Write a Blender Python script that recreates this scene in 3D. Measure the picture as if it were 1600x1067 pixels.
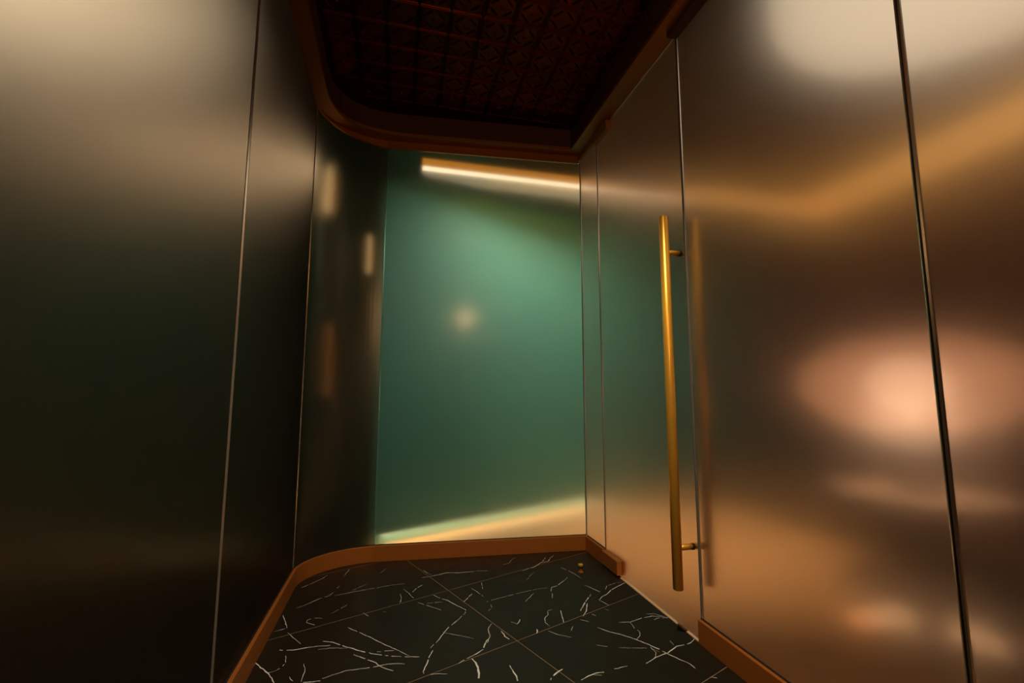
import bpy, bmesh, math, random
from mathutils import Vector

for o in list(bpy.data.objects):
    bpy.data.objects.remove(o, do_unlink=True)
scene = bpy.context.scene
COL = scene.collection
R = math.radians
random.seed(7)

# ---------------------------------------------------------------- camera, world, exposure
cam_d = bpy.data.cameras.new('camera')
cam_d.sensor_width = 36.0
cam_d.lens = 714.0 / 1600.0 * 36.0
cam_d.clip_start = 0.02
cam = bpy.data.objects.new('camera', cam_d)
COL.objects.link(cam)
cam.location = (0, 0, 1.0)
cam.rotation_euler = (R(90 + 6.7), 0, R(-14.2))
scene.camera = cam

world = bpy.data.worlds.new('world')
scene.world = world
world.use_nodes = True
world.node_tree.nodes['Background'].inputs[0].default_value = (0.9, 0.55, 0.3, 1)
world.node_tree.nodes['Background'].inputs[1].default_value = 0.002

scene.view_settings.view_transform = 'Standard'
scene.view_settings.look = 'None'
scene.view_settings.exposure = 0.0
scene.view_settings.gamma = 1.0
scene.view_settings.use_curve_mapping = False
try:
    scene.cycles.caustics_refractive = False
    scene.cycles.caustics_reflective = False
    scene.cycles.max_bounces = 14
    scene.cycles.transmission_bounces = 12
    scene.cycles.sample_clamp_indirect = 4.0
except Exception:
    pass

# brightness of the lamps, real and added (each light is made in its lamp's builder)
P_STRIP = 31.0      # LED strip under the bulkhead, watts
P_POOL = 170.0       # downlight over the tan floor
P_PLINTH = 3.0      # LED tape in the plinth of the green wall
P_BASE_FILL = 36.0        # added spots under the table top, brightening its base
P_TABLE = 10.0       # table lamp bulb
P_DOWN = 200.0       # downlight in the vestibule ceiling, above the camera
P_FILL = 32.0        # added fill lantern behind the camera


# ---------------------------------------------------------------- materials
def principled(name, color, rough=0.5, metal=0.0, noise=0.0, scale=20.0, bump=0.0, **kw):
    m = bpy.data.materials.new(name)
    m.use_nodes = True
    nt = m.node_tree
    b = nt.nodes['Principled BSDF']
    b.inputs['Base Color'].default_value = (*color, 1)
    b.inputs['Roughness'].default_value = rough
    b.inputs['Metallic'].default_value = metal
    for k, v in kw.items():
        b.inputs[k.replace('_', ' ')].default_value = v
    if noise or bump:
        tc = nt.nodes.new('ShaderNodeTexCoord')
        n = nt.nodes.new('ShaderNodeTexNoise')
        n.inputs['Scale'].default_value = scale
        n.inputs['Detail'].default_value = 5
        nt.links.new(tc.outputs['Object'], n.inputs['Vector'])
        if noise:
            mx = nt.nodes.new('ShaderNodeMix')
            mx.data_type = 'RGBA'
            mx.inputs[6].default_value = (*[c * (1 - noise) for c in color], 1)
            mx.inputs[7].default_value = (*[min(1, c * (1 + noise)) for c in color], 1)
            nt.links.new(n.outputs['Fac'], mx.inputs[0])
            nt.links.new(mx.outputs[2], b.inputs['Base Color'])
        if bump:
            bp = nt.nodes.new('ShaderNodeBump')
            bp.inputs['Strength'].default_value = bump
            bp.inputs['Distance'].default_value = 0.002
            nt.links.new(n.outputs['Fac'], bp.inputs['Height'])
            nt.links.new(bp.outputs['Normal'], b.inputs['Normal'])
    return m


def brushed(name, color, rough, axis_scale=(1, 1, 60), metal=1.0):
    """metal with fine brushed streaks in roughness"""
    m = principled(name, color, rough, metal)
    nt = m.node_tree
    b = nt.nodes['Principled BSDF']
    tc = nt.nodes.new('ShaderNodeTexCoord')
    mp = nt.nodes.new('ShaderNodeMapping')
    mp.inputs['Scale'].default_value = axis_scale
    n = nt.nodes.new('ShaderNodeTexNoise')
    n.inputs['Scale'].default_value = 14
    mr = nt.nodes.new('ShaderNodeMapRange')
    mr.inputs['To Min'].default_value = rough * 0.85
    mr.inputs['To Max'].default_value = rough * 1.15
    nt.links.new(tc.outputs['Object'], mp.inputs['Vector'])
    nt.links.new(mp.outputs['Vector'], n.inputs['Vector'])
    nt.links.new(n.outputs['Fac'], mr.inputs['Value'])
    nt.links.new(mr.outputs['Result'], b.inputs['Roughness'])
    return m


def satin_glass(name, tint, rough, broad, mix, ior=1.45):
    """satin etched tinted glass: a clearer and a broader lobe of rough transmission"""
    m = principled(name, tint, rough, 0.0)
    nt = m.node_tree
    b = nt.nodes['Principled BSDF']
    c = nt.nodes.new('ShaderNodeBsdfPrincipled')
    c.inputs['Base Color'].default_value = (*tint, 1)
    c.inputs['Roughness'].default_value = broad
    for n in (b, c):
        n.inputs['Transmission Weight'].default_value = 1.0
        n.inputs['IOR'].default_value = ior
    mx = nt.nodes.new('ShaderNodeMixShader')
    mx.inputs[0].default_value = mix
    nt.links.new(b.outputs[0], mx.inputs[1])
    nt.links.new(c.outputs[0], mx.inputs[2])
    nt.links.new(mx.outputs[0], nt.nodes['Material Output'].inputs[0])
    return m


def smoke_glass(name, tint, rough, broad, mix, gloss):
    """non-reflective satin glass: rough transmission with only a faint sheen"""
    m = bpy.data.materials.new(name)
    m.use_nodes = True
    nt = m.node_tree
    nt.nodes.remove(nt.nodes['Principled BSDF'])
    a = nt.nodes.new('ShaderNodeBsdfRefraction')
    a.inputs['Color'].default_value = (*tint, 1)
    a.inputs['Roughness'].default_value = rough
    a.inputs['IOR'].default_value = 1.45
    a2 = nt.nodes.new('ShaderNodeBsdfRefraction')
    a2.inputs['Color'].default_value = (*tint, 1)
    a2.inputs['Roughness'].default_value = broad
    a2.inputs['IOR'].default_value = 1.45
    ma = nt.nodes.new('ShaderNodeMixShader')
    ma.inputs[0].default_value = mix
    nt.links.new(a.outputs[0], ma.inputs[1])
    nt.links.new(a2.outputs[0], ma.inputs[2])
    b = nt.nodes.new('ShaderNodeBsdfGlossy')
    b.inputs['Color'].default_value = (*tint, 1)
    b.inputs['Roughness'].default_value = 0.3
    mx = nt.nodes.new('ShaderNodeMixShader')
    mx.inputs[0].default_value = gloss
    nt.links.new(ma.outputs[0], mx.inputs[1])
    nt.links.new(b.outputs[0], mx.inputs[2])
    nt.links.new(mx.outputs[0], nt.nodes['Material Output'].inputs[0])
    return m


def silk(name, color):
    """thin fabric of a lamp shade, lit from inside by its bulb"""
    m = bpy.data.materials.new(name)
    m.use_nodes = True
    nt = m.node_tree
    nt.nodes.remove(nt.nodes['Principled BSDF'])
    a = nt.nodes.new('ShaderNodeBsdfTranslucent')
    b = nt.nodes.new('ShaderNodeBsdfDiffuse')
    mx = nt.nodes.new('ShaderNodeMixShader')
    for n in (a, b):
        n.inputs['Color'].default_value = (*color, 1)
    mx.inputs[0].default_value = 0.25
    nt.links.new(a.outputs[0], mx.inputs[1])
    nt.links.new(b.outputs[0], mx.inputs[2])
    c = nt.nodes.new('ShaderNodeBsdfTransparent')
    m2 = nt.nodes.new('ShaderNodeMixShader')
    m2.inputs[0].default_value = 0.35        # open weave
    nt.links.new(mx.outputs[0], m2.inputs[1])
    nt.links.new(c.outputs[0], m2.inputs[2])
    nt.links.new(m2.outputs[0], nt.nodes['Material Output'].inputs[0])
    return m


def emitter(name, color, strength):
    m = bpy.data.materials.new(name)
    m.use_nodes = True
    b = m.node_tree.nodes['Principled BSDF']
    b.inputs['Base Color'].default_value = (*color, 1)
    b.inputs['Emission Color'].default_value = (*color, 1)
    b.inputs['Emission Strength'].default_value = strength
    return m


M = dict(
    glass_bronze=satin_glass('satin_bronze_glass', (0.90, 0.82, 0.70), 0.16, 0.38, 0.55),
    glass_green=satin_glass('satin_green_glass', (0.88, 0.91, 0.81), 0.16, 0.34, 0.5),
    glass_smoke=smoke_glass('satin_smoke_glass', (0.78, 0.72, 0.62), 0.33, 0.55, 0.36, 0.08),
    edge=principled('polished_glass_edge', (0.90, 0.85, 0.75), 0.22, 0.9),
    edge_green=principled('green_glass_edge', (0.40, 0.90, 0.72), 0.22, 0.9),
    sill=principled('pale_sill', (0.80, 0.52, 0.32), 0.4),
    dark_disc=principled('near_black_matte', (0.010, 0.006, 0.003), 0.95, noise=0.4, scale=60, bump=0.4),  # near-black; stands in for floor shade, also colours the table top
    shaded_floor=principled('shaded_lounge_floor', (0.018, 0.013, 0.008), 0.5, noise=0.2, scale=3),  # shade of the left floor put into the colour
    gasket=principled('black_gasket', (0.006, 0.005, 0.004), 0.6),
    copper=brushed('satin_copper_bronze', (0.50, 0.16, 0.026), 0.42, (60, 60, 1), 0.45),
    fascia=principled('dark_brown_paint', (0.11, 0.030, 0.014), 0.55, noise=0.15),
    tin=principled('dark_copper_tin', (0.13, 0.020, 0.007), 0.28, 1.0, noise=0.25, scale=9, Specular_Tint=(0.25, 0.05, 0.02, 1)),
    brass=brushed('satin_brass', (0.92, 0.47, 0.06), 0.36, (1, 1, 80), 0.65),
    tile=principled('black_marble', (0.013, 0.011, 0.007), 0.42, noise=0.35, scale=2.5, Specular_IOR_Level=0.18),
    grout=principled('tan_grout', (0.34, 0.21, 0.11), 0.8),
    vein=principled('white_vein', (0.92, 0.88, 0.78), 0.35, noise=0.35, scale=70),
    lounge_floor=principled('tan_lounge_floor', (0.70, 0.36, 0.14), 0.6, noise=0.06, scale=3),
    green_wall=principled('green_painted_wall', (0.075, 0.34, 0.29), 0.6, noise=0.10, scale=1.6),
    brown_wall=principled('red_brown_wall', (0.13, 0.046, 0.030), 0.6, noise=0.15, scale=2),
    dark_wall=principled('dark_green_wall', (0.24, 0.29, 0.20), 0.7, noise=0.15, scale=2),
    dark_ceiling=principled('dark_ceiling_paint', (0.11, 0.075, 0.05), 0.7, noise=0.1, scale=2),
    teal=principled('dark_teal_lacquer', (0.016, 0.085, 0.070), 0.45, noise=0.2, scale=3),
    amber=principled('amber_wood_veneer', (0.72, 0.33, 0.06), 0.4, noise=0.15, scale=12),
    led=emitter('warm_led', (1.0, 0.74, 0.50), 1.6),
    amber_strip=emitter('amber_strip', (1.0, 0.36, 0.035), 0.50),
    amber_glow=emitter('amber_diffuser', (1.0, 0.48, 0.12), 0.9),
    glow_panel=emitter('strip_glow', (1.0, 0.80, 0.62), 0.17),
    drum=emitter('drum_diffuser', (1.0, 0.88, 0.70), 0.85),
    drum_dim=emitter('drum_diffuser_left', (1.0, 0.86, 0.68), 2.9),
    linear=emitter('linear_diffuser', (1.0, 0.74, 0.50), 4.6),
    shade=silk('pink_silk', (0.95, 0.66, 0.50)),
    tube=emitter('highlight_glow', (1.0, 0.72, 0.40), 2.4),
    tube_low=emitter('highlight_glow_low', (1.0, 0.76, 0.42), 0.5),
    tube_dim=emitter('highlight_glow_amber', (1.0, 0.55, 0.20), 0.045),
    bulb=emitter('opal_globe', (1.0, 0.66, 0.46), 2.0),
    lantern=emitter('fill_lantern_glass', (1.0, 0.62, 0.30), 5.0),
    marble_white=principled('pale_stone', (0.80, 0.66, 0.52), 0.25, noise=0.1, scale=8),
    black_metal=principled('black_metal', (0.012, 0.010, 0.008), 0.4, 0.6),
    leather=principled('dark_brown_leather', (0.045, 0.020, 0.010), 0.5, noise=0.2, scale=14, bump=0.2),
)


# ---------------------------------------------------------------- helpers
def link(o, parent=None):
    COL.objects.link(o)
    if parent is not None:
        o.parent = parent
    return o


def obj(name, bm, mat, parent=None, smooth=False, bevel=0.0):
    bmesh.ops.remove_doubles(bm, verts=bm.verts, dist=1e-6)
    bmesh.ops.recalc_face_normals(bm, faces=bm.faces)
    me = bpy.data.meshes.new(name)
    bm.to_mesh(me)
    bm.free()
    if mat:
        me.materials.append(M[mat] if isinstance(mat, str) else mat)
    for p in me.polygons:
        p.use_smooth = smooth
    o = bpy.data.objects.new(name, me)
    link(o, parent)
    if bevel:
        md = o.modifiers.new('bevel', 'BEVEL')
        md.width = bevel
        md.segments = 2
        md.limit_method = 'ANGLE'
    return o


def tag(o, label=None, cat=None, group=None, kind=None):
    if label:
        o['label'] = label
    if cat:
        o['category'] = cat
    if group:
        o['group'] = group
    if kind:
        o['kind'] = kind
    return o


def empty(name, loc=(0, 0, 0), rz=0.0):
    o = bpy.data.objects.new(name, None)
    o.empty_display_size = 0.1
    link(o)
    o.location = loc
    o.rotation_euler = (0, 0, rz)
    return o


def box(bm, x0, x1, y0, y1, z0, z1):
    v = [bm.verts.new(p) for p in ((x0, y0, z0), (x1, y0, z0), (x1, y1, z0), (x0, y1, z0),
                                   (x0, y0, z1), (x1, y0, z1), (x1, y1, z1), (x0, y1, z1))]
    for f in ((0, 3, 2, 1), (4, 5, 6, 7), (0, 1, 5, 4), (1, 2, 6, 5), (2, 3, 7, 6), (3, 0, 4, 7)):
        bm.faces.new([v[i] for i in f])
    return bm


def prism(bm, pts, z0, z1):
    lo = [bm.verts.new((p[0], p[1], z0)) for p in pts]
    hi = [bm.verts.new((p[0], p[1], z1)) for p in pts]
    n = len(pts)
    bm.faces.new(list(reversed(lo)))
    bm.faces.new(hi)
    for i in range(n):
        bm.faces.new((lo[i], lo[(i + 1) % n], hi[(i + 1) % n], hi[i]))
    return bm


def ribbon(bm, a, b, z0, z1):
    """solid band between two open polylines of equal length"""
    n = len(a)
    q = [[bm.verts.new((p[0], p[1], z)) for p in line] for line, z in ((a, z0), (b, z0), (b, z1), (a, z1))]
    for i in range(n - 1):
        for k in range(4):
            l = (k + 1) % 4
            bm.faces.new((q[k][i], q[k][i + 1], q[l][i + 1], q[l][i]))
    bm.faces.new([q[k][0] for k in range(4)])
    bm.faces.new([q[k][n - 1] for k in (3, 2, 1, 0)])
    return bm


def lathe(bm, prof, seg=32, axis='z', origin=(0, 0, 0)):
    rings = []
    ox, oy, oz = origin
    for r, h in prof:
        ring = []
        for i in range(seg):
            a = 2 * math.pi * i / seg
            c, s = r * math.cos(a), r * math.sin(a)
            p = {'z': (ox + c, oy + s, oz + h), 'x': (ox + h, oy + c, oz + s), 'y': (ox + c, oy + h, oz + s)}[axis]
            ring.append(bm.verts.new(p))
        rings.append(ring)
    for a, b in zip(rings, rings[1:]):
        for i in range(seg):
            bm.faces.new((a[i], a[(i + 1) % seg], b[(i + 1) % seg], b[i]))
    bm.faces.new(list(reversed(rings[0])))
    bm.faces.new(rings[-1])
    return bm


def nb():
    return bmesh.new()


def offset(path, d):
    """shift an open polyline to the right of its direction by d"""
    out = []
    n = len(path)
    for i, p in enumerate(path):
        a = Vector(path[max(i - 1, 0)])
        b = Vector(path[min(i + 1, n - 1)])
        if 0 < i < n - 1:
            t1 = (Vector(p) - a).normalized()
            t2 = (b - Vector(p)).normalized()
            t = (t1 + t2).normalized()
            k = 1.0 / max(0.5, t.dot(t1))
        else:
            t = (b - a).normalized()
            k = 1.0
        out.append((p[0] + t.y * d * k, p[1] - t.x * d * k))
    return out


def lamp(name, kind, loc, power, color, parent=None, rot=(0, 0, 0), **kw):
    ld = bpy.data.lights.new(name, kind)
    ld.energy = power
    ld.color = color
    for k, v in kw.items():
        setattr(ld, k, v)
    o = bpy.data.objects.new(name, ld)
    link(o, parent)
    o.location = loc
    o.rotation_euler = rot
    return o


# ---------------------------------------------------------------- plan of the vestibule (metres)
XR, XL = 1.24, -0.500                 # inner faces of the right and left glass
Y0 = -1.20                            # open end behind the camera
CR = (1.24, 2.908)                    # back right corner
CB = (-0.10, 3.030)                   # where the back glass meets the bent glass
CL = (-0.500, 2.740)                  # where the bent glass meets the left glass
ZS, ZT = 2.70, 2.85                   # soffit and tin ceiling heights


def bez(p0, c0, c1, p1, n):
    r = []
    for i in range(n + 1):
        t = i / n
        s = 1 - t
        r.append(tuple(s**3 * p0[k] + 3 * s * s * t * c0[k] + 3 * s * t * t * c1[k] + t**3 * p1[k] for k in (0, 1)))
    return r


CURVE = bez(CL, (-0.475, 2.885), (-0.34, 3.02), CB, 14)
# full inner outline running up the left wall, round the corner, along the back, down the right wall
OUT = [(XL, Y0)] + CURVE + [CR, (XR, Y0)]


def clip(poly, hull):
    """clip a polygon by a convex hull given clockwise"""
    res = list(poly)
    n = len(hull)
    for i in range(n):
        a, b = hull[i], hull[(i + 1) % n]
        src, res = res, []
        if not src:
            break

        def side(p):
            return (b[0] - a[0]) * (p[1] - a[1]) - (b[1] - a[1]) * (p[0] - a[0])
        for j in range(len(src)):
            p, q = src[j], src[(j + 1) % len(src)]
            sp, sq = side(p), side(q)
            if sp <= 0:
                res.append(p)
            if (sp < 0 < sq) or (sq < 0 < sp):
                t = sp / (sp - sq)
                res.append((p[0] + (q[0] - p[0]) * t, p[1] + (q[1] - p[1]) * t))
    return res

VEINS = [
 (2.0, [(0.734, 2.658),(0.814, 2.695),(0.876, 2.751),(0.926, 2.763),(0.959, 2.818),(0.993, 2.854)]),
 (2.0, [(0.876, 2.751),(0.91, 2.797),(0.927, 2.826)]),
 (1.0, [(0.646, 2.773),(0.692, 2.797),(0.718, 2.846),(0.747, 2.872)]),
 (1.0, [(0.458, 2.32),(0.56, 2.352),(0.657, 2.379),(0.731, 2.396),(0.8, 2.401)]),
 (1.5, [(0.783, 2.278),(0.797, 2.317),(0.807, 2.368),(0.823, 2.401),(0.855, 2.411),(0.904, 2.457),(0.949, 2.503)]),
 (1.0, [(0.643, 2.276),(0.676, 2.314),(0.708, 2.352)]),
 (1.5, [(0.95, 2.688),(0.972, 2.636),(0.994, 2.581),(1.009, 2.529),(1.017, 2.477)]),
 (0.7, [(0.721, 2.523),(0.757, 2.576),(0.792, 2.621)]),
 (1.5, [(1.0, 2.384),(1.024, 2.331),(1.05, 2.274)]),
 (2.0, [(1.225, 2.36),(1.184, 2.338),(1.115, 2.299),(1.07, 2.257),(1.031, 2.233),(1.003, 2.206)]),
 (1.0, [(1.209, 2.37),(1.155, 2.364),(1.11, 2.347),(1.084, 2.307)]),
 (1.0, [(0.999, 2.207),(1.01, 2.172),(1.02, 2.138)]),
 (2.0, [(0.864, 2.116),(0.905, 2.175),(0.944, 2.221),(0.985, 2.27)]),
 (2.0, [(0.858, 2.068),(0.883, 2.097),(0.908, 2.143),(0.932, 2.192)]),
 (1.5, [(0.777, 2.146),(0.764, 2.091),(0.751, 2.033)]),
 (1.0, [(0.744, 2.162),(0.716, 2.154),(0.708, 2.12),(0.682, 2.091),(0.672, 2.053),(0.68, 2.016)]),
 (2.0, [(0.608, 1.974),(0.616, 1.99),(0.618, 2.006)]),
 (2.0, [(0.467, 2.028),(0.472, 1.984),(0.483, 1.956)]),
 (2.0, [(0.433, 2.093),(0.415, 2.06),(0.411, 2.0),(0.39, 1.953)]),
 (1.5, [(0.548, 2.071),(0.564, 2.094),(0.578, 2.124)]),
 (1.0, [(0.525, 2.097),(0.548, 2.071)]),
 (1.0, [(0.661, 1.979),(0.692, 1.94),(0.737, 1.908)]),
 (1.0, [(0.758, 1.96),(0.777, 1.991)]),
 (1.5, [(0.988, 1.973),(1.04, 1.966),(1.107, 1.984),(1.162, 1.991),(1.227, 1.96)]),
 (1.0, [(1.148, 2.016),(1.186, 2.006),(1.215, 1.97)]),
 (1.0, [(1.15, 1.959),(1.185, 1.968),(1.223, 1.958)]),
 (1.0, [(1.037, 1.961),(1.03, 1.91),(1.036, 1.878),(1.018, 1.846),(0.993, 1.827)]),
 (2.0, [(0.877, 1.958),(0.905, 1.917),(0.95, 1.875),(0.99, 1.827),(1.017, 1.783),(1.041, 1.737),(1.057, 1.698),(1.078, 1.658),(1.1, 1.618),(1.099, 1.591)]),
 (2.0, [(1.229, 1.775),(1.184, 1.746),(1.121, 1.74),(1.061, 1.708),(0.993, 1.689),(0.941, 1.665)]),
 (1.0, [(0.815, 1.829),(0.851, 1.807)]),
 (0.7, [(0.893, 1.789),(0.952, 1.77),(1.013, 1.755),(1.031, 1.721)]),
 (1.5, [(0.81, 1.663),(0.864, 1.666)]),
 (2.0, [(0.665, 1.63),(0.7, 1.647),(0.738, 1.655),(0.776, 1.654)]),
 (1.0, [(0.719, 1.651),(0.747, 1.638)]),
 (2.5, [(0.549, 1.643),(0.568, 1.667),(0.597, 1.695),(0.624, 1.708)]),
 (2.0, [(0.44, 1.776),(0.445, 1.733),(0.449, 1.706),(0.445, 1.669)]),
 (1.0, [(0.831, 2.04),(0.861, 2.014)]),
 (0.7, [(0.983, 2.109),(0.996, 2.09)]),
 (1.0, [(0.903, 2.077),(0.916, 2.057)]),
 (1.0, [(1.119, 1.783),(1.116, 1.753)]),
 (1.0, [(1.12, 1.532),(1.138, 1.523)]),
 (1.0, [(0.993, 1.689),(1.016, 1.719),(1.017, 1.761)]),
 (1.0, [(-0.448, 2.716),(-0.402, 2.767),(-0.359, 2.82),(-0.335, 2.877)]),
 (1.0, [(-0.25, 2.823),(-0.237, 2.886),(-0.228, 2.927)]),
 (1.0, [(-0.425, 2.472),(-0.382, 2.508),(-0.338, 2.553),(-0.296, 2.578),(-0.279, 2.611)]),
 (1.0, [(-0.267, 2.663),(-0.257, 2.692)]),
 (1.0, [(-0.269, 2.574),(-0.214, 2.587),(-0.137, 2.606),(-0.064, 2.619),(0.012, 2.636),(0.076, 2.636)]),
 (0.8, [(-0.187, 2.616),(-0.152, 2.65),(-0.117, 2.685)]),
 (0.8, [(-0.261, 2.373),(-0.23, 2.409),(-0.198, 2.45)]),
 (1.0, [(-0.054, 2.825),(-0.025, 2.879)]),
 (1.5, [(-0.472, 2.414),(-0.447, 2.348),(-0.427, 2.281)]),
 (0.8, [(-0.414, 2.24),(-0.381, 2.186),(-0.343, 2.129)]),
 (1.0, [(-0.472, 2.26),(-0.432, 2.279)]),
 (1.0, [(-0.315, 2.28),(-0.336, 2.297),(-0.355, 2.313),(-0.355, 2.336),(-0.329, 2.351),(-0.292, 2.335)]),
 (2.0, [(-0.414, 2.1),(-0.364, 2.087),(-0.32, 2.093),(-0.279, 2.094),(-0.226, 2.088)]),
 (2.0, [(-0.26, 2.128),(-0.22, 2.112),(-0.178, 2.073),(-0.137, 2.042),(-0.097, 2.009),(-0.049, 1.979),(0.002, 1.954),(0.063, 1.931),(0.118, 1.918)]),
 (1.0, [(-0.27, 2.066),(-0.224, 2.068),(-0.157, 2.051)]),
 (1.5, [(-0.172, 2.222),(-0.128, 2.173),(-0.085, 2.126),(-0.038, 2.069),(0.006, 2.019),(0.045, 1.977),(0.081, 1.933)]),
 (1.0, [(-0.043, 1.993),(-0.012, 1.992),(0.023, 1.987)]),
 (1.5, [(-0.128, 1.996),(-0.085, 1.956),(-0.052, 1.928),(-0.028, 1.893),(-0.005, 1.867),(0.021, 1.849)]),
 (1.5, [(-0.284, 1.855),(-0.253, 1.853),(-0.229, 1.852)]),
 (1.5, [(-0.222, 1.863),(-0.191, 1.878),(-0.15, 1.892),(-0.094, 1.892),(-0.05, 1.891),(-0.015, 1.898),(0.03, 1.895),(0.062, 1.883)]),
 (2.0, [(-0.488, 2.037),(-0.454, 1.989),(-0.42, 1.949),(-0.398, 1.909),(-0.383, 1.878)]),
 (1.0, [(-0.42, 1.949),(-0.396, 1.954),(-0.377, 1.981),(-0.372, 2.005),(-0.383, 2.05)]),
 (1.0, [(-0.293, 1.861),(-0.292, 1.89),(-0.293, 1.936),(-0.305, 1.978)]),
 (0.8, [(-0.34, 1.902),(-0.322, 1.874)]),
 (0.8, [(-0.117, 2.345),(-0.09, 2.305)]),
 (0.8, [(-0.051, 2.351),(-0.014, 2.329)]),
 (2.0, [(0.166, 2.696),(0.221, 2.704),(0.263, 2.717),(0.306, 2.734),(0.375, 2.717),(0.474, 2.714)]),
 (1.0, [(0.482, 2.722),(0.551, 2.701)]),
 (1.0, [(0.186, 2.803),(0.201, 2.761),(0.222, 2.727)]),
 (1.5, [(0.113, 2.52),(0.133, 2.561),(0.167, 2.597)]),
 (1.0, [(0.067, 2.57),(0.094, 2.509),(0.116, 2.445)]),
 (1.0, [(0.05, 2.412),(0.057, 2.467),(0.051, 2.513)]),
 (1.5, [(0.212, 2.46),(0.242, 2.413),(0.275, 2.383),(0.3, 2.335),(0.325, 2.295),(0.347, 2.264),(0.341, 2.227)]),
 (1.5, [(0.338, 2.224),(0.306, 2.181),(0.276, 2.142),(0.245, 2.106),(0.222, 2.064),(0.195, 2.015),(0.164, 1.97)]),
 (2.0, [(0.172, 1.95),(0.155, 1.914),(0.143, 1.866),(0.127, 1.818),(0.127, 1.792)]),
 (1.0, [(0.132, 2.391),(0.171, 2.354),(0.236, 2.285)]),
 (1.0, [(0.178, 2.373),(0.25, 2.369)]),
 (0.8, [(0.221, 2.079),(0.256, 2.058),(0.294, 2.032),(0.341, 1.998)]),
 (2.0, [(0.438, 2.099),(0.413, 2.058),(0.413, 2.005),(0.385, 1.957),(0.366, 1.91),(0.332, 1.883),(0.294, 1.862),(0.258, 1.837)]),
 (1.5, [(0.151, 1.794),(0.18, 1.792),(0.21, 1.783)]),
 (3.0, [(0.313, 1.857),(0.322, 1.825),(0.325, 1.788),(0.318, 1.743),(0.308, 1.704)]),
 (1.0, [(0.413, 2.491),(0.433, 2.439),(0.454, 2.384)]),
 (1.5, [(0.349, 2.343),(0.38, 2.385),(0.41, 2.437)]),
 (1.0, [(0.473, 2.298),(0.472, 2.252),(0.448, 2.221)]),
 (1.0, [(0.476, 2.549),(0.468, 2.469)]),
]

# ---------------------------------------------------------------- floor: grout bed with 60 x 120 black marble tiles
floor = obj('floor', prism(nb(), OUT, -0.014, -0.0003), 'grout')
tag(floor, 'black white-veined marble tile floor laid on the diagonal', 'floor', kind='structure')
TH = R(21.5)
U = (math.cos(TH), math.sin(TH))
V = (-math.sin(TH), math.cos(TH))
P0 = (0.512, 1.938)
HULL = OUT
GAP = 0.0013
tiles = {}


def tile_uv(x, y):
    dx, dy = x - P0[0], y - P0[1]
    return math.floor((dx * U[0] + dy * U[1]) / 1.2), math.floor((dx * V[0] + dy * V[1]) / 0.6)


for i in range(-4, 4):
    for j in range(-8, 5):
        u0, u1, v0, v1 = i * 1.2 + GAP, (i + 1) * 1.2 - GAP, j * 0.6 + GAP, (j + 1) * 0.6 - GAP
        q = [(P0[0] + u * U[0] + v * V[0], P0[1] + u * U[1] + v * V[1]) for u, v in ((u0, v0), (u1, v0), (u1, v1), (u0, v1))]
        q = clip(q, HULL)
        if len(q) < 3:
            continue
        area = 0.5 * sum(q[k][0] * q[(k + 1) % len(q)][1] - q[(k + 1) % len(q)][0] * q[k][1] for k in range(len(q)))
        if abs(area) < 1e-4:
            continue
        tiles[(i, j)] = obj('tile', prism(nb(), q, -0.010, 0.0), 'tile', floor)

# more veins where the photograph does not look, on the tiles towards the open end
for k in range(46):
    x, y = random.uniform(-0.4, 1.1), random.uniform(-1.1, 1.45)
    a = random.uniform(0, 6.28)
    pts = [(x, y)]
    for s in range(random.randint(3, 7)):
        a += random.uniform(-0.5, 0.5)
        x += 0.05 * math.cos(a)
        y += 0.05 * math.sin(a)
        if XL + 0.03 < x < XR - 0.03 and Y0 < y < 1.5:
            pts.append((x, y))
    if len(pts) > 2:
        VEINS.append((random.choice((0.8, 1, 1.5, 2)), pts))

vein_bm = {}
for w, pts in VEINS:
    fine = []
    for a, b in zip(pts, pts[1:]):
        L = math.hypot(b[0] - a[0], b[1] - a[1])
        n = max(1, int(L / 0.012))
        for s in range(n):
            t = s / n
            jx = random.uniform(-1, 1) * 0.0016
            jy = random.uniform(-1, 1) * 0.0016
            fine.append((a[0] + (b[0] - a[0]) * t + jx, a[1] + (b[1] - a[1]) * t + jy))
    fine.append(pts[-1])
    n = len(fine)
    prev = None
    for s in range(n):
        a, b = fine[max(0, s - 1)], fine[min(n - 1, s + 1)]
        dx, dy = b[0] - a[0], b[1] - a[1]
        L = math.hypot(dx, dy) or 1
        taper = 0.55 + 0.45 * math.sin(math.pi * (s + 0.6) / (n + 0.2))
        hw = 0.0010 * w * taper * random.uniform(0.6, 1.35)
        p = fine[s]
        cur = ((p[0] - dy / L * hw, p[1] + dx / L * hw), (p[0] + dy / L * hw, p[1] - dx / L * hw))
        if prev:
            mid = ((prev[0][0] + cur[1][0]) / 2, (prev[0][1] + cur[1][1]) / 2)
            key = tile_uv(*mid)
            if key in tiles and random.random() > 0.08:
                bm = vein_bm.setdefault(key, nb())
                bm.faces.new([bm.verts.new((*c, 0.0003)) for c in (prev[0], prev[1], cur[1], cur[0])])
        prev = cur
    # crumbs beside the vein
for key, bm in vein_bm.items():
    tag(obj('veins', bm, 'vein', tiles[key]), kind='stuff')

# ---------------------------------------------------------------- glass walls
T = 0.010


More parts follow.
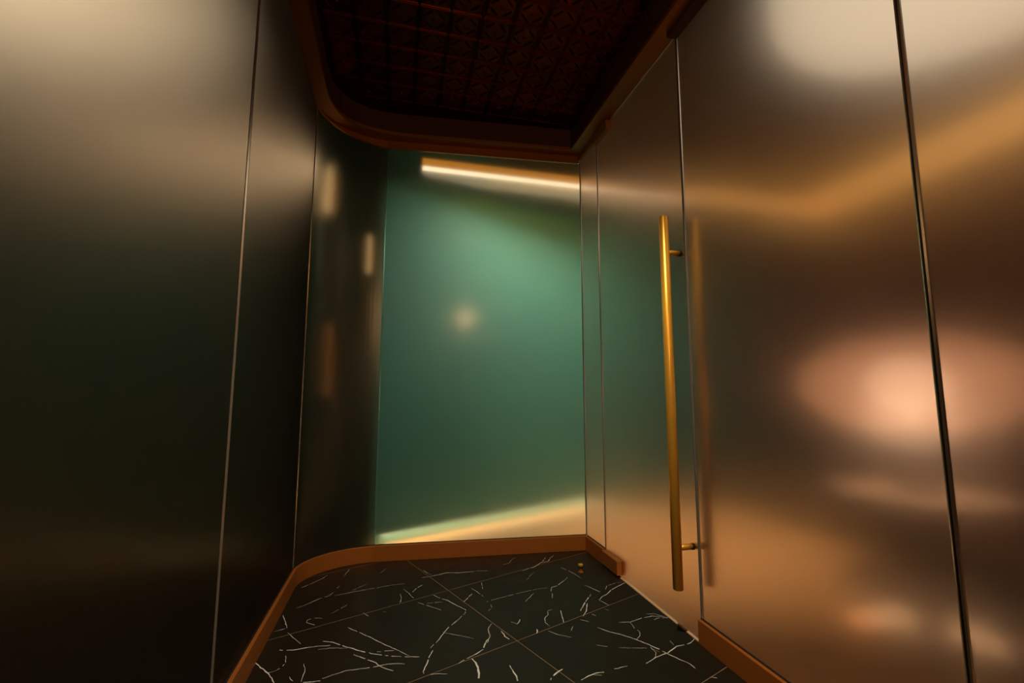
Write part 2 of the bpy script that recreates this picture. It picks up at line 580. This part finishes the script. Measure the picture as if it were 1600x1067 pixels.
def pane(name, a, b, z0, z1, mat, parent, edges=(True, True), edge_mat='edge', arris=0.0026):
    """glass sheet from plan point a to b, the room on its right-hand side; polished edges are sub-parts"""
    d = (Vector(b) - Vector(a)).normalized()
    nrm = Vector((-d.y, d.x))             # away from the room
    e = 0.0045
    a2, b2 = Vector(a) + d * e, Vector(b) - d * e
    q = [a2, b2, b2 + nrm * T, a2 + nrm * T]
    p = obj(name, prism(nb(), [tuple(v) for v in q], z0, z1), mat, parent)
    for at, on, s in ((Vector(a), edges[0], 1), (Vector(b), edges[1], -1)):
        if on:
            w = [at + d * s * 0.0004, at + d * s * 0.0004 - nrm * arris, at + d * s * 0.0044 - nrm * 0.0002, at + d * s * 0.0044 + nrm * T, at + d * s * 0.0004 + nrm * T]
            obj('polished_edge', prism(nb(), [tuple(v) for v in w], z0, z1), edge_mat, p)
    return p


wl = tag(empty('wall_left', (0, 0, 0)), 'smoky satin glass wall on the left of the vestibule with bent corner pane', 'wall', kind='structure')
pane('glass_panel', (XL, Y0), (XL, 0.30), 0.085, ZS, 'glass_smoke', wl, arris=0.0042)
pane('glass_panel', (XL, 0.302), (XL, 1.615), 0.085, ZS, 'glass_smoke', wl, arris=0.0042)
pane('glass_panel', (XL, 1.619), (XL, CL[1]), 0.085, ZS, 'glass_smoke', wl, arris=0.0042)
cv = bez((CL[0], CL[1] + 0.003), (-0.475, 2.885), (-0.34, 3.02), (CB[0] - 0.003, CB[1]), 28)
bent = obj('bent_glass_panel', ribbon(nb(), cv, offset(cv, -T), 0.085, ZS), 'glass_smoke', wl, smooth=False)
bent['label'] = 'bent glass corner pane'

wb = tag(empty('wall_back', (0, 0, 0)), 'green satin glass end wall of the vestibule', 'wall', kind='structure')
pane('glass_panel', CB, CR, 0.085, 2.66, 'glass_green', wb, edge_mat='edge_green')

wr = tag(empty('wall_right', (0, 0, 0)), 'bronze satin glass wall of fixed panes beside the glass door', 'wall', kind='structure')
YD0, YD1 = 1.738, 2.622
pane('glass_panel', (XR, CR[1] - 0.004), (XR, YD1 + 0.004), 0.085, ZS, 'glass_bronze', wr)
pane('glass_panel', (XR, YD0 - 0.006), (XR, 0.8065), 0.085, ZS, 'glass_bronze', wr)
pane('glass_panel', (XR, 0.8015), (XR, -0.20), 0.085, ZS, 'glass_bronze', wr)
pane('glass_panel', (XR, -0.203), (XR, Y0), 0.085, ZS, 'glass_bronze', wr)
for yy, w in ((YD0 - 0.0035, 0.0042), (0.804, 0.0045)):
    obj('gasket', box(nb(), XR + 0.001, XR + 0.009, yy - w / 2, yy + w / 2, 0.0 if yy > 1 else 0.085, ZS), 'gasket', wr)

# ---------------------------------------------------------------- glass door with pivots and pull handle
door = tag(empty('door_1', (0, 0, 0)), 'frameless bronze satin glass door with a long brass pull handle', 'door', kind='structure')
pane('glass_panel', (XR, YD1), (XR, YD0), 0.008, ZS - 0.004, 'glass_bronze', door)
obj('sill_strip', box(nb(), XR - 0.014, XR - 0.002, YD0 + 0.002, YD1 - 0.2, 0.0003, 0.004), 'sill', door)
pv = obj('pivot_fitting', box(nb(), XR - 0.030, XR + 0.035, 2.425, 2.618, 0.012, 0.088), 'copper', door, bevel=0.002)
obj('pivot_foot', box(nb(), XR - 0.026, XR + 0.030, 2.46, 2.61, 0.0, 0.012), 'gasket', pv)
obj('pivot_fitting', box(nb(), XR - 0.030, XR + 0.035, 2.425, 2.618, 2.635, 2.695), 'copper', door, bevel=0.002)
HX, HY = 1.165, 1.780
for s, nm in ((1, 'pull_bar'), (-1, 'pull_bar')):
    hx = XR + 0.005 - s * (XR + 0.005 - HX)
    bar = obj(nm, lathe(nb(), [(0.0195, 0.196), (0.0212, 0.198), (0.0212, 1.809), (0.0195, 1.811)], 28, 'z', (hx, HY, 0)), 'brass', door, smooth=False)
    for p in bar.data.polygons:
        p.use_smooth = len(p.vertices) == 4
    for z in (0.362, 1.643):
        xs = (XR, hx) if s > 0 else (XR + T, hx)
        st = obj('standoff', lathe(nb(), [(0.0125, 0.0), (0.0125, abs(xs[1] - xs[0]))], 20, 'x', (min(xs), HY, z)), 'brass', bar)
        for p in st.data.polygons:
            p.use_smooth = len(p.vertices) == 4
        x0 = XR - 0.003 if s > 0 else XR + T
        obj('gasket_ring', lathe(nb(), [(0.0138, 0.0), (0.0138, 0.003)], 20, 'x', (x0, HY, z)), 'gasket', bar)

# ---------------------------------------------------------------- baseboards
BT, BH = 0.020, 0.092


def baseboard(name, path, label):
    bm = ribbon(nb(), path, offset(path, BT), 0.0, BH)
    o = tag(obj(name, bm, 'copper', bevel=0.0015), label, 'baseboard', kind='structure')
    cap = obj('dark_seal', ribbon(nb(), path, offset(path, 0.006), BH, BH + 0.004), 'gasket', o)
    return o


baseboard('baseboard_left', [(XL, Y0), CL], 'copper baseboard under the left smoky glass')
baseboard('baseboard_corner', CURVE, 'curved copper baseboard around the rounded corner')
baseboard('baseboard_back', [CB, (CR[0], CR[1])], 'copper baseboard under the green glass')
baseboard('baseboard_right', [(XR, CR[1] - 0.026), (XR, YD1 + 0.002)], 'short copper baseboard between corner and door pivot')
baseboard('baseboard_front', [(XR, YD0 - 0.001), (XR, Y0)], 'copper baseboard under the bronze glass nearest the camera')

# ---------------------------------------------------------------- soffit, trims, recess and pressed tin ceiling
IN_CURVE = bez((-0.422, 2.60), (-0.40, 2.82), (-0.32, 2.935), (0.02, 2.925), 14)
IN = [(-0.422, Y0)] + IN_CURVE + [(1.137, 2.822), (1.137, Y0)]
soffit = obj('trim_1', ribbon(nb(), [OUT[0]] + OUT[1:], IN, ZS, ZS + 0.02), 'copper')
tag(soffit, 'copper soffit band framing the tin ceiling', 'trim', kind='structure')
fas = obj('trim_2', ribbon(nb(), offset(IN, -0.012), IN, ZS + 0.02, ZT + 0.01), 'fascia')
tag(fas, 'dark brown upstand of the recessed ceiling', 'trim', kind='structure')
cm = nb()
ca, cb_ = CURVE, offset(CURVE, 0.016)
rows = [[], [], [], []]
for k in range(len(CURVE)):
    zb = ZS - 0.052 * (k / (len(CURVE) - 1)) ** 1.3 - 0.0005
    for r_, (p, z) in zip(rows, ((ca[k], zb), (cb_[k], zb), (cb_[k], ZS), (ca[k], ZS))):
        r_.append(cm.verts.new((p[0], p[1], z)))
for k in range(len(CURVE) - 1):
    for a in range(4):
        b = (a + 1) % 4
        cm.faces.new((rows[a][k], rows[a][k + 1], rows[b][k + 1], rows[b][k]))
tag(obj('trim_6', cm, 'copper', smooth=False), 'curved copper head trim over the bent corner glass', 'trim', kind='structure')
bt = obj('trim_3', ribbon(nb(), [CB, (CR[0] - 0.02, CR[1])], offset([CB, (CR[0] - 0.02, CR[1])], 0.018), 2.648, ZS), 'copper')
tag(bt, 'copper head trim above the green glass', 'trim', kind='structure')
rt = obj('trim_4', box(nb(), XR - 0.018, XR, YD1 + 0.003, CR[1] - 0.005, 2.668, ZS), 'copper')
tag(rt, 'short copper head trim between corner and door top', 'trim', kind='structure')
ft = obj('trim_5', box(nb(), XR - 0.05, XR, Y0, YD0 - 0.006, 2.672, ZS), 'fascia')  # dark colour stands in for the dimmer light on this trim
tag(ft, 'shade-coloured head trim above the fixed bronze glass', 'trim', kind='structure')

ceil = obj('ceiling', prism(nb(), IN, ZT, ZT + 0.02), 'tin')
tag(ceil, 'dark pressed tin ceiling with diamond pattern', 'ceiling', kind='structure')
TP = 0.1535


def tin_mesh():
    """pressed tin tile seen from below: rolled border, diamond ridges, centre and corner bosses"""
    bm = nb()
    h = TP / 2 - 0.0015
    # border rolls
    for a, b in (((-h, -h), (h, -h)), ((h, -h), (h, h)), ((h, h), (-h, h)), ((-h, h), (-h, -h))):
        d = Vector((b[0] - a[0], b[1] - a[1])).normalized()
        n = Vector((-d.y, d.x))
        for o0, wd, ht in ((0.0, 0.007, 0.0050), (0.010, 0.004, 0.0024)):
            A = Vector(a) + n * o0 + d * o0
            B = Vector(b) + n * o0 - d * o0
            v = [bm.verts.new((*(A), 0)), bm.verts.new((*(B), 0)), bm.verts.new((*(B + n * wd - d * wd), 0)), bm.verts.new((*(A + n * wd + d * wd), 0)),
                 bm.verts.new((*(A + n * wd / 2 + d * wd / 2), -ht)), bm.verts.new((*(B + n * wd / 2 - d * wd / 2), -ht))]
            bm.faces.new((v[0], v[1], v[5], v[4]))
            bm.faces.new((v[2], v[3], v[4], v[5]))
    # diamond ridges
    for sx, sy in ((1, 1), (1, -1), (-1, 1), (-1, -1)):
        a = Vector((sx * 0.013, sy * 0.052))
        b = Vector((sx * 0.052, sy * 0.013))
        d = (b - a).normalized()
        n = Vector((-d.y, d.x)) * 0.0045
        v = [bm.verts.new((*(a - n), 0)), bm.verts.new((*(b - n), 0)), bm.verts.new((*(b + n), 0)), bm.verts.new((*(a + n), 0)),
             bm.verts.new((*(a + d * 0.003), -0.0075)), bm.verts.new((*(b - d * 0.003), -0.0075))]
        bm.faces.new((v[0], v[1], v[5], v[4]))
        bm.faces.new((v[2], v[3], v[4], v[5]))
        bm.faces.new((v[0], v[4], v[3]))
        bm.faces.new((v[1], v[2], v[5]))
        # corner boss
        c = Vector((sx * 0.054, sy * 0.054))
        ring = [bm.verts.new((c.x + 0.007 * math.cos(k * 1.0472), c.y + 0.007 * math.sin(k * 1.0472), 0)) for k in range(6)]
        tip = bm.verts.new((c.x, c.y, -0.005))
        for k in range(6):
            bm.faces.new((ring[k], ring[(k + 1) % 6], tip))
    ring = [bm.verts.new((0.011 * math.cos(k * 0.7854), 0.011 * math.sin(k * 0.7854), 0)) for k in range(8)]
    tip = bm.verts.new((0, 0, -0.005))
    for k in range(8):
        bm.faces.new((ring[k], ring[(k + 1) % 8], tip))
    # the sheet itself
    v = [bm.verts.new(p) for p in ((-h, -h, 0.0), (h, -h, 0.0), (h, h, 0.0), (-h, h, 0.0))]
    bm.faces.new((v[3], v[2], v[1], v[0]))
    me = bpy.data.meshes.new('ceiling_tile')
    bm.to_mesh(me)
    bm.free()
    me.materials.append(M['tin'])
    return me


TIN = tin_mesh()
nx = 0
for i in range(-5, 5):
    for j in range(-20, 6):
        cx, cy = 0.365 + TP * (i + 0.5), 2.02 + 0.1524 * (j + 0.5)
        back = 2.925 - (cx - 0.02) * 0.092
        left = -0.42 + (0.0 if cy < 2.6 else (cy - 2.6) * 0.35)
        if cx - 0.07 < left or cx + 0.077 > 1.14 or cy + 0.076 > back or cy < Y0 + 0.08:
            continue
        t = bpy.data.objects.new('ceiling_tile', TIN)
        link(t, ceil)
        t.location = (cx, cy, ZT - 0.0008)

# ---------------------------------------------------------------- door stop on the floor
ds = tag(empty('door_stop', (1.050, 2.555, 0)), 'small brass door stop standing on the marble near the pivot', 'door stop')
obj('post', lathe(nb(), [(0.014, 0.0), (0.014, 0.004), (0.0095, 0.006), (0.0095, 0.024)], 20), 'copper', ds)
obj('rubber_ring', lathe(nb(), [(0.0125, 0.024), (0.0135, 0.026), (0.0135, 0.032), (0.0125, 0.034)], 20), 'gasket', ds)
obj('cap', lathe(nb(), [(0.0135, 0.034), (0.0145, 0.036), (0.0145, 0.043), (0.012, 0.045)], 20), 'brass', ds)

# ================================================================ lounge around the vestibule, seen through the glass
lfl = obj('floor_lounge_left', box(nb(), -4.2, -0.16, -3.2, 6.8, -0.05, -0.016), 'shaded_floor')  # near-black colour stands in for the unlit floor here
tag(lfl, 'lounge floor beyond the left glass with its shade put into the colour', 'floor', kind='structure')
lf = obj('floor_lounge', box(nb(), -0.16, 6.2, -3.2, 6.8, -0.05, -0.016), 'lounge_floor')
tag(lf, 'tan lounge floor outside the glass', 'floor', kind='structure')
lc = obj('ceiling_lounge', box(nb(), -4.2, 6.2, -3.2, 6.8, 3.05, 3.10), 'dark_ceiling')
tag(lc, 'dark lounge ceiling above the glass box', 'ceiling', kind='structure')
for nm, q, m_, lab in (
        ('wall_lounge_left', (-4.25, -4.2, -3.2, 6.8), 'dark_wall', 'dark green lounge wall beyond the left glass'),
        ('wall_lounge_right', (4.1, 4.2, -3.2, 6.8), 'brown_wall', 'red brown lounge wall beyond the bronze glass'),
        ('wall_lounge_far', (-4.2, 4.1, 6.8, 6.9), 'dark_wall', 'dark lounge wall far behind the green glass'),
        ('wall_lounge_near', (-4.2, 4.1, -3.3, -3.2), 'brown_wall', 'brown lounge wall behind the camera')):
    tag(obj(nm, box(nb(), q[0], q[1], q[2], q[3], -0.02, 3.06), m_), lab, 'wall', kind='structure')

# green wall at the tile angle close behind the end glass
g0 = Vector((-0.20, 3.335))
gd = Vector((math.cos(R(21.3)), math.sin(R(21.3))))
gn = Vector((-gd.y, gd.x))
g1 = g0 + gd * 4.4
gw = obj('wall_green', prism(nb(), [tuple(g0), tuple(g1), tuple(g1 + gn * 0.12), tuple(g0 + gn * 0.12)], -0.016, 3.05), 'green_wall')
tag(gw, 'green painted lounge wall close behind the end glass', 'wall', kind='structure')

# bulkhead of self-lit amber diffusers with an LED strip at its foot, turning the corner
BX, BY, BZ = 3.60, 3.13, 2.60
bk = tag(empty('light_bulkhead', (0.14, BY, BZ)), 'self-lit amber bulkhead with glowing strip behind the green glass', 'light')
def rel(o, e):
    o.location = -Vector(e.location)
    return o
rel(obj('amber_diffuser', box(nb(), 0.14, 2.30, BY, BY + 0.03, BZ + 0.012, BZ + 0.070), 'amber_strip', bk), bk)
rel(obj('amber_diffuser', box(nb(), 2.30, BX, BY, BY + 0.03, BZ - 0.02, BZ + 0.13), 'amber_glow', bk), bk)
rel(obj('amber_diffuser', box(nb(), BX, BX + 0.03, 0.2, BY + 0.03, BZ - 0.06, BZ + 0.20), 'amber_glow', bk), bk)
rel(obj('led_strip', box(nb(), 0.14, 2.30, BY, BY + 0.03, BZ - 0.008, BZ + 0.012), 'led', bk), bk)
rel(obj('strip_glow', prism(nb(), [(0.15, BY + 0.065), (2.4, BY + 0.065), (2.4, BY + 0.40), (0.6, BY + 0.32), (0.15, BY + 0.22)], BZ + 0.050, BZ + 0.066), 'glow_panel', bk), bk)  # emissive sheet imitates the soft glow below the strip
for x in (0.2, 1.9, 3.5):
    rel(obj('hanger', box(nb(), x, x + 0.012, BY + 0.01, BY + 0.022, BZ + 0.09, 3.05), 'black_metal', bk), bk)
lamp('led_light', 'AREA', (1.50, 0.050, 0.045), P_STRIP, (1.0, 0.90, 0.74), bk, (R(-10), 0, 0), shape='RECTANGLE', size=1.9, size_y=0.02)

# downlight over the tan floor
dl = tag(empty('ceiling_downlight', (2.10, 2.85, 3.05)), 'recessed ceiling downlight over the tan lounge floor', 'light')
obj('housing', lathe(nb(), [(0.09, 0.0), (0.09, -0.12), (0.075, -0.125)], 28), 'black_metal', dl)
lamp('downlight_bulb', 'SPOT', (0, 0, -0.14), P_POOL, (1.0, 0.74, 0.46), dl, (0, 0, 0), spot_size=R(50), spot_blend=0.8, shadow_soft_size=0.06)


# plinth of the green wall with LED tape under its nosing
pa, pb = g0 + gd * 0.12, g0 + gd * 2.35
obj('nosing', prism(nb(), [tuple(v) for v in (pa - gn * 0.035, pb - gn * 0.035, pb, pa)], 0.059, 0.079), 'leather', gw)
pm = (pa + pb) / 2 - gn * 0.018
lamp('led_tape', 'AREA', (pm.x, pm.y, 0.054), P_PLINTH, (1.0, 0.74, 0.46), gw, (R(-25), 0, R(21.3)), shape='RECTANGLE', size=2.2, size_y=0.02)


def drum(name, loc, r, hgt, mat, label):
    e = tag(empty(name, loc), label, 'ceiling lamp')
    obj('diffuser', lathe(nb(), [(r - 0.02, 0.0), (r, 0.01), (r, hgt)], 48), mat, e)
    obj('rim', lathe(nb(), [(r + 0.004, hgt), (r + 0.012, hgt + 0.02), (r - 0.1, hgt + 0.03)], 48), 'black_metal', e)
    obj('stem', lathe(nb(), [(0.02, hgt + 0.03), (0.02, 3.05 - loc[2])], 16), 'black_metal', e)
    return e


drum('drum_lamp', (2.30, 1.10, 2.80), 0.80, 0.12, 'drum', 'wide drum ceiling lamp glowing through the bronze glass top')
drum('drum_lamp', (-1.74, 2.22, 2.80), 0.56, 0.12, 'drum_dim', 'wide drum ceiling lamp glowing through the left smoky glass')

ln = tag(empty('linear_lamp', (-1.28, 3.40, 2.60)), 'slim linear ceiling lamp seen as a streak through the left glass', 'ceiling lamp')
obj('diffuser', box(nb(), -0.58, 0.55, -0.06, 0.06, -0.03, 0.08), 'linear', ln)
obj('housing', box(nb(), -0.60, 0.57, -0.065, 0.065, 0.08, 0.10), 'black_metal', ln)
for x in (-0.4, 0.4):
    obj('hanger', lathe(nb(), [(0.006, 0.09), (0.006, 0.45)], 8, 'z', (x, 0, 0)), 'black_metal', ln)

# pillar added for darkness behind the bent corner; tubes imitate highlights
pl = obj('blocker', box(nb(), -0.72, -0.14, 3.32, 3.8, -0.016, 3.05), 'teal')
tag(pl, 'added dark teal pillar behind the bent corner glass', 'blocker')


def highlight(loc, hgt, label, mat):  # made-up glowing tube imitating a highlight in the bent glass
    e = tag(empty('highlight_tube', loc), label, 'highlight', 'added highlight tubes on the teal pillar')
    obj('tube', lathe(nb(), [(0.010, 0), (0.016, 0.02), (0.016, hgt - 0.02), (0.010, hgt)], 16), mat, e)
    obj('back_plate', box(nb(), -0.022, 0.022, 0.018, 0.055, 0.03, hgt - 0.03), 'brass', e)


highlight((-0.52, 3.265, 2.25), 0.34, 'added glowing sconce high on the teal pillar at its left', 'tube')
highlight((-0.21, 3.265, 1.84), 0.28, 'added glowing sconce lower on the teal pillar at its right', 'tube_low')
highlight((-0.46, 3.265, 0.98), 0.50, 'added dim amber sconce below the others on the teal pillar', 'tube_dim')

rg = obj('shade_disc', lathe(nb(), [(0.94, 0.0), (0.95, 0.004), (0.93, 0.008)], 64, 'z', (0, 0, 0)), 'dark_disc')  # disc added where the floor around the table lies in shade
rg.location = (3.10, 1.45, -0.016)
tag(rg, 'floor shade put into a rug under the pedestal table', 'dark_disc')

# pedestal table with lamp beyond the bronze glass
TX, TY = 2.25, 1.575
tb = tag(empty('pedestal_table', (TX, TY, -0.008)), 'round pedestal table behind the bronze glass', 'table')
top = obj('table_top', lathe(nb(), [(0.22, 0.545), (0.30, 0.552), (0.30, 0.580), (0.29, 0.582)], 48), 'dark_disc', tb)
obj('rim', lathe(nb(), [(0.301, 0.545), (0.313, 0.548), (0.313, 0.580), (0.301, 0.583)], 48), 'marble_white', top)
obj('column', lathe(nb(), [(0.06, 0.035), (0.048, 0.08), (0.045, 0.45), (0.07, 0.545)], 28), 'black_metal', tb)
obj('base_disc', lathe(nb(), [(0.215, 0.0), (0.215, 0.02), (0.18, 0.035)], 48), 'marble_white', tb)
for k, a in enumerate((0.6, 0.6 + math.pi)):  # spots added under the top to brighten the pale base
    px, py = 0.15 * math.sin(a), -0.15 * math.cos(a)
    obj('base_fill_puck', lathe(nb(), [(0.022, 0.528), (0.026, 0.530), (0.026, 0.546)], 20, 'z', (px, py, 0)), 'brass', tb)
    lamp('base_fill_spot', 'SPOT', (px, py, 0.525), P_BASE_FILL, (1.0, 0.66, 0.44), tb, (0, 0, 0), spot_size=R(33), spot_blend=0.4, shadow_soft_size=0.015)
tl = tag(empty('table_lamp', (TX, TY, 0.575)), 'table lamp with glowing pink shade on the pedestal table', 'lamp')
obj('lamp_base', lathe(nb(), [(0.09, 0.0), (0.09, 0.015), (0.018, 0.03), (0.014, 0.36)], 28), 'black_metal', tl)
bm = nb()
rings = [[bm.verts.new((r * math.cos(2 * math.pi * k / 48), r * math.sin(2 * math.pi * k / 48), z)) for k in range(48)]
         for r, z in [(0.42 * math.cos(t), 0.48 + 0.23 * math.sin(t)) for t in (-1.1, -0.85, -0.6, -0.35, -0.1, 0.15, 0.4, 0.65, 0.9, 1.1)]]
for a, b in zip(rings, rings[1:]):
    for k in range(48):
        bm.faces.new((a[k], a[(k + 1) % 48], b[(k + 1) % 48], b[k]))
obj('lamp_shade', bm, 'shade', tl, smooth=True)
obj('opal_globe', lathe(nb(), [(0.02, 0.34)] + [(0.15 * math.cos(t), 0.47 + 0.13 * math.sin(t)) for t in (-1.1, -0.7, -0.3, 0.1, 0.5, 0.9, 1.3)], 20), 'bulb', tl, smooth=True)
lamp('lamp_bulb', 'POINT', (0, 0, 0.31), P_TABLE, (1.0, 0.66, 0.45), tl, shadow_soft_size=0.03)

# banquette along the brown wall
bq = tag(empty('banquette', (3.30, 3.34, -0.016)), 'dark leather banquette along the brown wall beyond the table', 'sofa')
obj('plinth', box(nb(), -0.22, 0.40, -0.9, 0.9, 0.0, 0.10), 'black_metal', bq)
for k in range(2):
    y = -0.9 + 0.9 * k
    obj('seat_cushion', box(nb(), -0.30, 0.30, y + 0.01, y + 0.89, 0.10, 0.45), 'leather', bq, bevel=0.03)
    obj('back_cushion', box(nb(), 0.25, 0.45, y + 0.01, y + 0.89, 0.45, 0.95), 'leather', bq, bevel=0.03)

# unseen lantern added behind the camera to light trims and baseboards
la = tag(empty('fill_lantern', (0.30, -0.75, 2.30)), 'amber lantern added as fill light behind the viewpoint', 'lamp')
obj('shade', lathe(nb(), [(0.05, -0.12), (0.10, -0.06), (0.11, 0.02), (0.06, 0.10)], 28), 'lantern', la)
obj('cap', lathe(nb(), [(0.062, 0.10), (0.03, 0.14), (0.012, 0.15)], 28), 'brass', la)
obj('cord', lathe(nb(), [(0.004, 0.15), (0.004, 0.55)], 8), 'black_metal', la)
lamp('fill_bulb', 'POINT', (0, 0, -0.16), P_FILL, (1.0, 0.58, 0.26), la, shadow_soft_size=0.09)

# recessed downlight in the vestibule ceiling, above the viewpoint
vd = tag(empty('recessed_downlight', (0.40, 0.86, ZT)), 'small recessed downlight in the tin ceiling above the viewpoint', 'light')
obj('trim_ring', lathe(nb(), [(0.055, -0.012), (0.060, -0.010), (0.060, -0.004)], 28), 'brass', vd)
lamp('downlight_beam', 'SPOT', (0, 0, -0.03), P_DOWN, (1.0, 0.80, 0.56), vd, (R(26), 0, 0), spot_size=R(72), spot_blend=0.7, shadow_soft_size=0.04)
